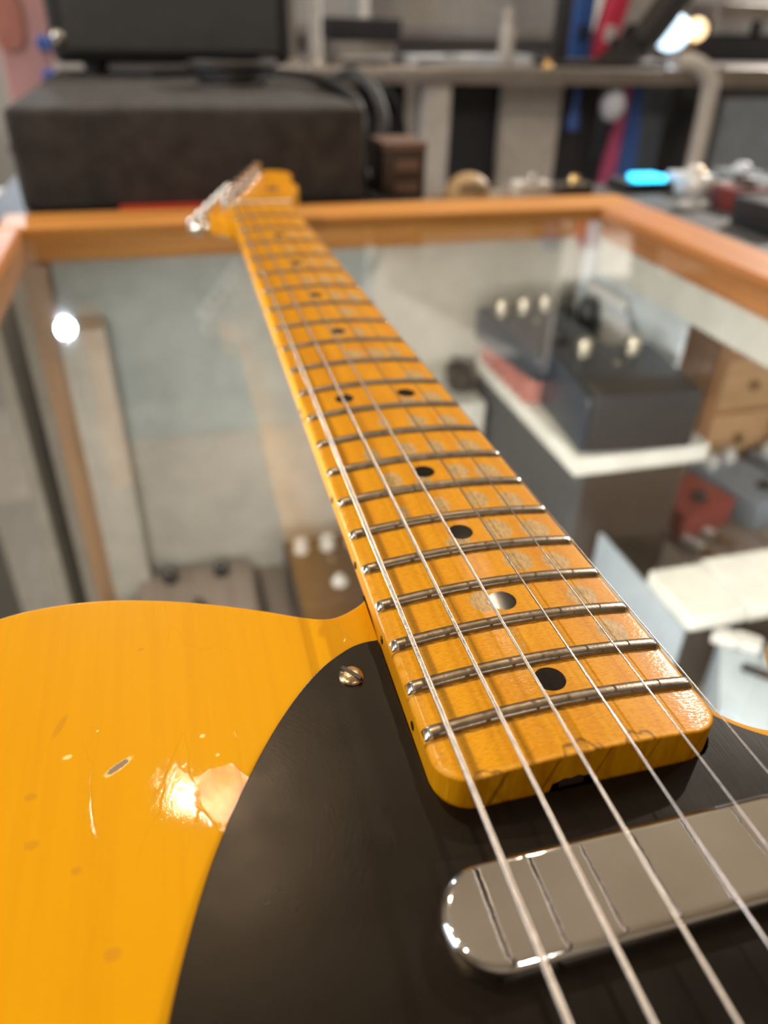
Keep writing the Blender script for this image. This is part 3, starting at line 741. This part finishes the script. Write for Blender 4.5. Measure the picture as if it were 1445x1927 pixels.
# brown cabinet seen through the case, far right
bc = thing('drawer_cabinet', 'brown wooden cabinet with drawer fronts beyond the white box', 'cabinet', (620, 205, -330))
MB().box(500, 860, 120, 188, -329.9, -120).build('carcass', 'brownwood', bc, smooth=False)
for i in range(4):
    for j in range(3):
        dr = MB().box(506+88*i, 506+88*i+80, 113, 119.9, -322+66*j, -322+66*j+60, 1.5).build('drawer', 'brownwood2', bc)
        MB().lathe((506+88*i+40, 108, -322+66*j+30), [(5, 5), (4, 3), (6, 0), (0.1, -1)], 12, 'y').build('drawer_knob', 'brass', dr)
# pedals on the plank shelf
pedal('effect_pedal', 'dark red effect pedal with gold knobs on the plank shelf', 420, 30, -330, 72, 80, 34, 'red', 'knob', 3, 0.25)
pedal('effect_pedal', 'slate grey effect pedal with two pale knobs right of the red pedal', 500, 40, -330, 62, 100, 34, 'slate', 'foil', 2, 0.25)
pedal('effect_pedal', 'small dark pedal with pale knobs beside the brown cabinet', 590, 60, -330, 70, 80, 30, 'slate', 'foil', 3, 0.1, foot='knob')
pedal('effect_pedal', 'pale grey pedal with silver knobs near the case end', 680, 60, -330, 75, 80, 30, 'ltblue', 'foil', 3, 0.0, foot='knob')
for k, (x, y, rz) in enumerate(((395, 0, 0.35), (420, 18, 0.35))):
    t = thing('patch_cable', ['nearer', 'farther'][k]+' short silver patch lead lying on the planks', 'cable', (x, y, -330), 'short patch leads')
    dx, dy = math.sin(-rz), math.cos(rz)
    MB().tube([(x-dx*38, y-dy*38, -324.5), (x, y, -324.5), (x+dx*38, y+dy*38, -324.5)], 5.2, 12).build('plug_barrel', 'foil', t)
    MB().tube([(x-dx*38, y-dy*38, -324.5), (x-dx*62, y-dy*62, -324.5)], 3.0, 10).build('plug_tip', 'brass', t)
# stepped white boxes near the horn
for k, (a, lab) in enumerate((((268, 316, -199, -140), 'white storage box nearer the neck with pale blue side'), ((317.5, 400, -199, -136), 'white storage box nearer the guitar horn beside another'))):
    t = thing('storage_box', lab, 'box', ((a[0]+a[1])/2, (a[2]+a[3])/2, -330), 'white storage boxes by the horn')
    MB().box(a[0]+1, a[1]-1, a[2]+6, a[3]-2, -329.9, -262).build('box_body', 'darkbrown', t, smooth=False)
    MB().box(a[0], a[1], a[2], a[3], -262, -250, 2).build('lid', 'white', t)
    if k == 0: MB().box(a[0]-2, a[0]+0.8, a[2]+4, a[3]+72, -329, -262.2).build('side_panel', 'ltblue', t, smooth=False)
# pale blue pedal with speckled pads, bottom right
pb = thing('expression_pedal', 'pale blue pedal with speckled foil pads below the guitar horn', 'pedal', (300, -240, -330), 'effect pedals inside the counter')
b = MB(); b.prism([(252, -262), (300, -305), (352, -250), (300, -196)], -329.9, -272, 2, 2); b.build('housing', 'ltblue', pb)
for i, (x, y) in enumerate(((309, -214), (322, -232), (335, -250), (296, -205))):
    f = MB().box(x-9, x+9, y-7, y+7, -271.9, -264, 2, rz=math.radians(-45)); f.build('pad', 'foil', pb)
MB().box(286, 320, -247, -241, -271.9, -268, 1, rz=math.radians(-46)).build('groove_bar', 'softblack', pb)
# left part of the case
pedal('effect_pedal', 'dark brown effect pedal with silver knobs beside the neck heel', 62, 88, -440, 92, 110, 64, 'darkbrown', 'foil', 3, 0.0, foot='foil')
pedal('effect_pedal', 'grey brown effect pedal with two black knobs behind the upper bout', -80, 118, -440, 120, 90, 30, 'plank', 'black', 2, 0.0)
pedal('effect_pedal', 'flat grey pedal with small pale knobs at the left post', -200+72, 60, -440, 68, 86, 26, 'plank', 'foil', 2, 0.05)
wc_ = thing('paper_carton', 'tall pale pinkish carton standing against the left corner post', 'carton', (-146, 168, -440))
MB().box(-167, -128, 150, 186, -439.9, -128, 1.5).build('carton', 'panel2', wc_)
MB().box(-160, -135, 148.5, 149.9, -330, -190).build('label_patch', 'panel2', wc_, smooth=False)
sb = thing('small_white_box', 'small white box with a brown lead coiled on it right of the neck', 'box', (205, 160, -330))
MB().box(198, 232, 122, 186, -329.9, -222, 2).build('carton', 'white', sb)
lc = MB(); pts = [(214+9*math.cos(t*0.6)+1.5*math.sin(t*1.7), 160+20*math.sin(t*0.6), -219+t*0.55) for t in range(46)]
tag(lc.tube(pts, 2.6, 8).build('coiled_lead', 'darkbrown', origin=(214, 160, -222)), 'brown instrument lead coiled on the small white box', 'cable')

# ================================================================== BEHIND THE COUNTER
bk = thing('back_counter', 'narrow dark counter behind the oak rail carrying the carpeted box', 'counter', (100, 500, FLOOR))
MB().box(-225, 190, 238, 860, -72, -52).build('worktop', 'darkgrey', bk, smooth=False)
MB().box(190.2, 900, 238, 329, -76, -53.5).build('ledge', 'darkgrey', bk, smooth=False) if False else None
MB().box(-215, 180, 250, 850, FLOOR, -72.1).build('carcass', 'panel2', bk, smooth=False)
lg = thing('back_ledge', 'narrow ledge behind the oak rail right of the carpeted box', 'shelf', (300, 285, FLOOR))
MB().box(191, 410, 238, 330, -72, -54).build('ledge_board', 'plank', lg, smooth=False)
MB().box(200, 400, 290, 325, FLOOR, -72.1).build('ledge_support', 'darkgrey', lg, smooth=False)
# carpet covered box
cbx = thing('carpeted_box', 'charcoal carpet covered speaker box behind the headstock', 'box', (-26, 530, -52))
MB().prism(rrect(-190, 137, 262, 800, 7, 4), -51.9, 36, 7, 5).build('carpet_shell', 'carpet', cbx)
for a in ((-180, 270), (125, 270), (-180, 790), (125, 790)): MB().lathe((a[0], a[1], -52), [(8, 0), (8, 2)], 12).build('foot', 'softblack', cbx)
# black amplifier on it
am = thing('guitar_amplifier', 'black guitar amplifier standing on the carpeted box', 'amplifier', (-20, 740, 36))
MB().prism(rrect(-178, 128, 650, 790, 14, 5), 50, 330, 12, 4).build('cabinet', 'softblack', am)
MB().box(-160, 110, 646.5, 650.2, 66, 300).build('grille_cloth', 'darkgrey', am, smooth=False)
for sx in (-1,):
    cxx = -166 if sx < 0 else 116
    MB().lathe((cxx+12*(-sx)*-1*0, 649, 79), [(9, 0), (8, -3), (5, -5), (0.1, -5.5)], 16, 'y').build('corner_stud', 'nickel', am)
for a in ((-130, 670), (90, 670), (-130, 770), (90, 770)): MB().lathe((a[0], a[1], 36.1), [(12, 0), (14, 14.5)], 14).build('foot', 'softblack', am)
# black cables on the box
def cable(label, pts, r, mat='softblack', name='audio_cable', n=8):
    o = MB().tube(spline(pts, 8), r, n).build(name, mat, origin=pts[0]); return tag(o, label, 'cable')
cable('coiled black audio cable on the carpeted box', [(30+34*math.cos(t*0.5)*(1+0.012*t), 480+52*math.sin(t*0.5), 41+0.55*t) for t in range(40)], 4.5)
cable('black audio cable draped over the right end of the carpeted box', [(-60, 610, 42), (0, 625, 44), (80, 600, 46), (124, 500, 46), (134, 400, 46), (148, 360, 34), (152, 340, 10), (150, 330, -30), (156, 330, -49)], 5)
cable('dark grey plug lead hanging beside the carpeted box', [(146, 470, 44), (156, 410, 56), (170, 370, 44), (178, 350, 15), (172, 345, -10), (172, 345, -45)], 6, 'darkgrey')
cable('thin black cable looping behind the dark brown box', [(160, 420, 30), (185, 420, 48), (215, 420, 20), (225, 420, -20), (215, 415, -45)], 1.6)
tag(MB().box(-104, 6, 243, 261, -51.9, -46.5, 1).build('red_card', 'redcard', origin=(-50, 252, -52)), 'flat red card strip lying at the foot of the carpeted box', 'card')
# dark brown radio box
rb = thing('radio_box', 'dark brown wooden box with two brass panels behind the rail', 'box', (181, 300, -52))
MB().box(160, 206, 282, 340, -54+0.1, -6, 2).build('cabinet', 'darkbrown', rb)
MB().box(159, 207, 281, 341, -6, 1, 1.5).build('lid', 'umber', rb)
for z in (-20, -42): MB().box(172, 198, 279.8, 281.9, z-5, z+5).build('brass_panel', 'umber', rb, smooth=False)
hp = thing('tan_pouch', 'round topped tan pouch on the ledge behind the rail', 'pouch', (258, 290, -54))
pv = []; NA = 20
for k in range(9):
    th = math.pi/2*k/8
    for j in range(NA):
        ph = 2*math.pi*j/NA; pv.append((258+27*math.cos(th)*math.cos(ph), 290+20*math.cos(th)*math.sin(ph), -53.9+24*math.sin(th)))
MB().add(pv, [(k*NA+j, k*NA+(j+1) % NA, (k+1)*NA+(j+1) % NA, (k+1)*NA+j) for k in range(8) for j in range(NA)]+[tuple(range(NA-1, -1, -1))]).build('pouch_body', 'tan', hp)
MB().tube([(240, 272, -42), (258, 268, -40), (276, 272, -42)], 1.5).build('seam', 'darkbrown', hp)
# small gear on the ledge and right counter
def gadget(name, label, cat, x, y, z, wx, wy, h, mat, top=None, group=None, extra=None):
    t = thing(name, label, cat, (x, y, z), group)
    MB().box(x-wx/2, x+wx/2, y-wy/2, y+wy/2, z+0.1, z+h, min(wx, wy, h)*0.12).build('case', mat, t)
    if top: MB().lathe((x, y-wy*0.1, z+h-0.2), [(min(wx, wy)*0.28, 0), (min(wx, wy)*0.26, 5), (min(wx, wy)*0.15, 9), (0.1, 9.4)], 16).build(extra or 'dial', top, t)
    return t
gadget('tuner_box', 'small pale tuner box on the ledge left of the blue light', 'tuner', 330, 285, -54, 40, 24, 14, 'greyw', 'steel')
gadget('small_speaker', 'small dark gadget on the ledge next to the pale tuner box', 'gadget', 378, 280, -54, 40, 26, 12, 'darkbrown', 'brass')
lt = thing('led_tuner', 'black floor tuner with glowing cyan display behind the rail corner', 'tuner', (470, 290, -53))
MB().box(440, 502, 270, 316, -52.9, -42, 2).build('housing', 'black', lt)
MB().prism([(452, 273), (490, 273), (486, 298), (456, 298)], -42, -36, 1, 2).build('lit_display', 'cyan', lt)
G2 = 'small gear on the right counter'
gadget('knob_pedal', 'pale pedal with chrome dial right of the cyan display', 'pedal', 520, 270, -53, 40, 40, 20, 'whiteblue', 'foil', G2)
ch = thing('chrome_ball', 'shiny chrome ball foot bell on the right counter', 'bell', (478, 195, -53), G2)
MB().lathe((478, 195, -53), [(16, 0.1), (16, 3), (4, 4), (4, 8), (10, 10), (14, 18), (13, 25), (8, 31), (0.1, 33)], 22).build('ball', 'foil', ch)
MB().lathe((478, 195, -20.2), [(2, 0), (2, 4), (0.1, 5)], 10).build('button', 'brass', ch)
gadget('red_box', 'dark red little box on the right counter', 'box', 520, 180, -53, 46, 40, 22, 'dkred', 'darkbrown', G2, 'lid_knob')
gadget('black_box', 'black metal box near the right edge of the counter', 'box', 500, 90, -53, 70, 60, 26, 'black', 'steel', G2)
gadget('grey_pedal', 'slate grey pedal with silver dial on the right counter', 'pedal', 580, 200, -53, 60, 50, 24, 'slate', 'foil', G2)
gadget('blue_pedal', 'blue pedal with pale dial farthest right on the counter', 'pedal', 590, 280, -53, 44, 40, 20, 'slate', 'cloud', G2)
gadget('silver_case', 'flat silver case behind the chrome bell', 'case', 555, 235, -53, 50, 24, 16, 'steel', 'darkbrown', G2, 'latch')

# pink guitar standing at the left
pgm = thing('pink_guitar', 'pink electric guitar with blue knobs standing at the left behind the box', 'guitar', (-235, 900, -52))
go = spline([(-300, -60), (-262, -66), (-232, -50), (-226, -10), (-232, 30), (-226, 70), (-205, 110), (-196, 150), (-204, 190), (-240, 205), (-275, 200), (-300, 150), (-306, 60)], 6, True)
b = MB(); b.prism([(x, z) for x, z in go], 0, 42, 5, 3); b.v = [(p[0]+28, 910-p[2]+40, p[1]) for p in b.v]; b.f = [f[::-1] for f in b.f]; b.build('body', 'pinkg', pgm)
for z in (64, 20): MB().lathe((-212, 907, z), [(11, 3), (10, -12), (8, -16), (0.1, -16.4)], 16, 'y').build('knob', 'blue', pgm)
b = MB(); b.prism([(x, z) for x, z in spline([(-296, 60), (-262, 62), (-256, 110), (-270, 160), (-298, 150)], 5, True)], 0, 3, 0.5, 1); b.v = [(p[0]+20, 907-p[2], p[1]) for p in b.v]; b.build('pickguard', 'pinkred', pgm)
b = MB().box(-242, -200, 915, 935, 205, 620, 4); b.build('neck', 'maple', pgm)
st = thing('guitar_stand', 'dark stand carrying the pink guitar', 'stand', (-250, 930, FLOOR))
MB().tube([(-250, 968, FLOOR+20), (-250, 968, -40)], 10).build('pole', 'black', st)
MB().tube([(-290, 905, -82), (-250, 966, -86), (-212, 905, -82)], 7).build('cradle', 'black', st)
MB().lathe((-250, 960, FLOOR), [(85, 0.1), (85, 12), (20, 22)], 24).build('base', 'black', st)
gadget('white_carton', 'white carton at the far left behind the oak corner', 'carton', -262, 420, -120, 60, 60, 60, 'card')
lshelf = thing('side_shelf', 'low dark side shelf left of the counter', 'shelf', (-300, 420, FLOOR))
MB().box(-420, -232, 240, 640, -134, -120).build('shelf_board', 'panel2', lshelf, smooth=False)
MB().box(-412, -400, 250, 630, FLOOR, -134.1).build('end_panel', 'panel2', lshelf, smooth=False)
MB().box(-246, -234, 250, 630, FLOOR, -134.1).build('end_panel', 'panel2', lshelf, smooth=False)

# steel table
stt = thing('steel_table', 'long brushed steel table behind the counter', 'table', (620, 1250, FLOOR))
MB().prism(rrect(150, 1020, 1000, 1420, 10, 4), 4, 32, 5, 3).build('table_top', 'steel', stt)
MB().box(430, 486, 1006, 1060, FLOOR, 3.9, 6).build('leg', 'greyw', stt)
MB().box(160, 210, 1006, 1060, FLOOR, 3.9, 6).build('leg', 'greyw', stt)
MB().tube(spline([(955, 1000, 44), (990, 995, 42), (1022, 992, 20), (1034, 992, -20), (1035, 992, -180), (1035, 992, -600), (1035, 992, FLOOR)], 5), 17, 14).build('bent_leg', 'greyw', stt)
for x in (170, 1000): MB().box(x-20, x+20, 1370, 1410, FLOOR, 3.9, 6).build('leg', 'greyw', stt)
def panel(label, x0, x1, y, z0, z1, mat, name='display_board', cat='board', rim='greyw'):
    t = thing(name, label, cat, ((x0+x1)/2, y, FLOOR), 'boards standing under the steel table')
    MB().box(x0, x1, y, y+14, FLOOR+0.1, z1, 2).build('board', mat, t)
    MB().box(x0-1, x1+1, y-2, y+16, z1+0.1, z1+3, 0).build('edge_strip', rim, t, smooth=False)
    return t
panel('charcoal board under the left end of the steel table', 240, 428, 1120, -600, -3, 'darkpanel', rim='darkgrey')
panel('near-black board between the two pale boards under the table', 488, 628, 1110, -600, -3, 'darkpanel', rim='darkgrey')
panel('pale grey board standing under the middle of the table', 622, 750, 1075, -600, -2, 'greyw')
panel('navy black board right of the pale grey board', 752, 850, 1100, -600, -3, 'darkpanel', rim='navy')
panel('slate blue board under the right end of the table', 850, 1045, 1150, -600, -3, 'slate', rim='navy')
for k, (lab, mt, x0, x1, x2, x3) in enumerate((('blue surfboard-like strip leaning under the table', 'blue', 882, 935, 915, 938), ('magenta strip leaning beside the blue strip', 'magenta', 842, 878, 893, 912))):
    b = MB(); y0, y1 = 1040, 1085
    z0 = -200; 
    dx0 = (x2-x0); dx1 = (x3-x1)
    sc = (0+OZ)/185.0
    xb0, xb1 = x0-dx0*3.4, x1-dx1*3.4
    vs = [(xb0, 900, FLOOR+2), (xb1, 900, FLOOR+2), (x3, y1, -3), (x2, y1, -3), (xb0, 912, FLOOR+2), (xb1, 912, FLOOR+2), (x3, y1+12, -3), (x2, y1+12, -3)]
    b.add(vs, [(0, 1, 2, 3), (7, 6, 5, 4), (0, 4, 5, 1), (1, 5, 6, 2), (2, 6, 7, 3), (3, 7, 4, 0)])
    o = b.build('painted_strip', mt, origin=(x0, 900, FLOOR), smooth=False); tag(o, lab, 'board')
t = thing('hanging_globe', 'pale blue-white oval balloon added for a bright spot under the steel table', 'blob', (842, 1030, -32))  # added pale oval standing in for a bright spot of light
pv = []
for k in range(13):
    th = math.pi*k/12
    for j in range(20): ph = 2*math.pi*j/20; pv.append((842+26*math.sin(th)*math.cos(ph), 1032+26*math.sin(th)*math.sin(ph), -32+32*math.cos(th)))
MB().add(pv, [(k*20+j, (k+1)*20+j, (k+1)*20+(j+1) % 20, k*20+(j+1) % 20) for k in range(12) for j in range(20)]).build('globe', 'cloud', t)
MB().tube([(842, 1032, -1), (842, 1032, 3)], 1).build('hanger', 'steel', t)
t = thing('blue_bottle', 'small blue glass bottle hanging left of the pale balloon', 'bottle', (745, 1050, -60))
MB().lathe((768, 1050, -82), [(6, 0), (12, 4), (13, 22), (6, 40), (5, 84)], 16).build('glass', 'blue', t)
MB().lathe((768, 1050, 1.5), [(6, 0), (6, 2)], 12).build('cap', 'navy', t)
# dark grey cabinet at the far right
dc = thing('equipment_cabinet', 'tall dark grey equipment cabinet at the right edge', 'cabinet', (1250, 1150, FLOOR))
MB().box(1062, 1500, 1000, 1350, FLOOR+0.1, 2, 4).build('cabinet_body', 'darkgrey', dc)
MB().box(1052, 1510, 992, 1360, 2.1, 36, 3).build('cabinet_top', 'steel', dc)
MB().box(1075, 1270, 995, 999.9, -700, -20, 1).build('cabinet_door', 'slate', dc)
# things standing on the steel table
ZT = 32
for k, (x, y) in enumerate(((186, 1030), (232, 1040))):
    t = thing('chrome_pole', ['left', 'right'][k]+' chrome rack pole standing on the table by the amplifier', 'pole', (x, y, ZT), 'chrome rack poles')
    MB().tube([(x, y, ZT+8), (x, y, 900)], 9 if k == 0 else 12, 14).build('tube', 'steel' if k == 0 else 'greyw', t)
    MB().lathe((x, y, ZT), [(16, 0.1), (16, 5), (11, 10)], 16).build('foot', 'nickel', t)
t = thing('printer', 'dark flat printer on the steel table', 'printer', (330, 1120, ZT))
MB().box(265, 400, 1060, 1200, ZT+40, ZT+74, 6).build('upper_body', 'darkpanel', t)
MB().box(275, 390, 1070, 1200, ZT+0.1, ZT+40, 6).build('lower_body', 'steel', t)
MB().box(285, 380, 1040, 1070, ZT+10, ZT+14).build('paper_tray', 'card', t, smooth=False)
for k, (x, y, a, mt, lab) in enumerate(((470, 1090, 0.2, 'card', 'white paper stack next to the printer'), (560, 1120, -0.15, 'cloud', 'bluish folder lying on the steel table'), (640, 1180, 0.1, 'card', 'pile of pale leaflets behind the clear jar'))):
    t = thing('paper_stack', lab, 'papers', (x, y, ZT), 'papers on the steel table')
    for j in range(3):
        MB().box(x-60, x+60, y-45, y+45, ZT+0.2+5*j, ZT+5+5*j, 0, rz=a+0.05*j).build('sheaf', mt if j < 2 else 'whiteblue', t, smooth=False)
t = thing('clear_jar', 'clear plastic jar at the front of the steel table', 'jar', (597, 1030, ZT))
MB().lathe((597, 1030, ZT), [(13, 0.1), (14, 4), (14, 60), (9, 72), (9, 80)], 18).build('jar', 'clear', t)
MB().lathe((597, 1030, ZT+80.1), [(11, 0), (11, 12), (0.1, 13)], 18).build('lid', 'greyw', t)
t = thing('small_bell', 'tiny brass bell at the front edge of the steel table', 'bell', (682, 1020, ZT))
MB().lathe((682, 1020, ZT), [(13, 0.1), (11, 6), (6, 12), (2, 14), (2, 18), (0.1, 19)], 16).build('bell', 'brass', t)
MB().tube([(682, 1020, ZT+18.5), (682, 1020, ZT+24)], 1.5).build('button', 'brass', t)
mn = thing('monitor', 'black monitor on a curved stand on the steel table', 'monitor', (800, 1120, ZT))
MB().box(705, 965, 1050, 1200, ZT+0.1, ZT+10, 4).build('base', 'softblack', mn)
MB().tube(spline([(900, 1120, ZT+45), (935, 1120, 78), (985, 1125, 135), (1040, 1130, 210), (1060, 1130, 300)], 6), 32, 14).build('arm', 'softblack', mn)
MB().box(820, 1300, 1080, 1110, 300, 560, 6).build('screen', 'black', mn)
MB().lathe((900, 1120, ZT+10.1), [(60, 0), (50, 8), (34, 20), (32, 40)], 20).build('hub', 'softblack', mn)
MB().box(716, 742, 1060, 1090, ZT+10.1, 190, 3).build('post', 'darkpanel', mn)
for k, (mt, x, lab) in enumerate((('blue', 846, 'blue boxed set standing on the table left of the monitor arm'), ('hotpink', 900, 'hot pink boxed set leaning beside the monitor arm'))):
    t = thing('boxed_set', lab, 'box', (x, 1235, ZT), 'boxed string sets on the table')
    b = MB(); b.box(x-20, x+24, 1215, 1255, ZT+0.1, 260, 2); b.v = [(p[0]+(p[2]-ZT)*0.22*k, p[1], p[2]) for p in b.v]; b.build('carton', mt, t)
    MB().box(x-10+k*10, x+14+k*10, 1213, 1214.8, ZT+40, ZT+70).build('label_patch', 'card' if k else 'navy', t, smooth=False)
t = thing('desk_lamp', 'lit desk lamp with cool and warm bulbs on the dark grey cabinet', 'lamp', (1100, 1240, 36))
MB().lathe((1100, 1240, 36), [(30, 0.1), (30, 5), (6, 9), (5, 30)], 20).build('base', 'steel', t)
for (x, z, r, mt) in ((1080, 92, 36, 'lampc'), (1140, 98, 22, 'lampw'), (1128, 66, 16, 'tan')):
    pv = []
    for k in range(11):
        th = math.pi*k/10
        for j in range(18): ph = 2*math.pi*j/18; pv.append((x+r*math.sin(th)*math.cos(ph)*1.2, 1240+r*0.6*math.sin(th)*math.sin(ph), z+r*math.cos(th)))
    MB().add(pv, [(k*18+j, (k+1)*18+j, (k+1)*18+(j+1) % 18, k*18+(j+1) % 18) for k in range(10) for j in range(18)]).build('bulb', mt, t)
hs = thing('wall_rack', 'black and steel rack above the equipment cabinet', 'rack', (1250, 1300, 36))
MB().box(1195, 1500, 1250, 1340, 36.1, 90, 3).build('lower_box', 'darkpanel', hs)
MB().box(1180, 1520, 1230, 1350, 118, 150, 3).build('shelf', 'steel', hs)
for x in (1205, 1340, 1488): MB().box(x-8, x+8, 1290, 1306, 90.1, 117.9).build('upright', 'black', hs, smooth=False)
MB().lathe((1200, 1240, 160), [(10, -10), (12, -4), (12, 4), (8, 12), (0.1, 14)], 16).build('knob', 'nickel', hs)
# pale shelving behind the table
sh = thing('wall_shelving', 'pale grey shelving against the back of the shop', 'shelving', (600, 2200, FLOOR))
MB().box(-200, 1900, 2100, 2120, FLOOR+0.1, 900).build('back_board', 'greyw', sh, smooth=False)
for z in (-300, 60, 380): MB().box(-200, 1900, 1900, 2100, z, z+24).build('shelf', 'steel', sh, smooth=False)
for x in (-200, 520, 1230, 1880): MB().box(x, x+24, 1900, 2100, FLOOR+0.1, 900).build('upright', 'greyw', sh, smooth=False)

for o in bpy.data.objects:
    if '_o' in o: del o['_o']
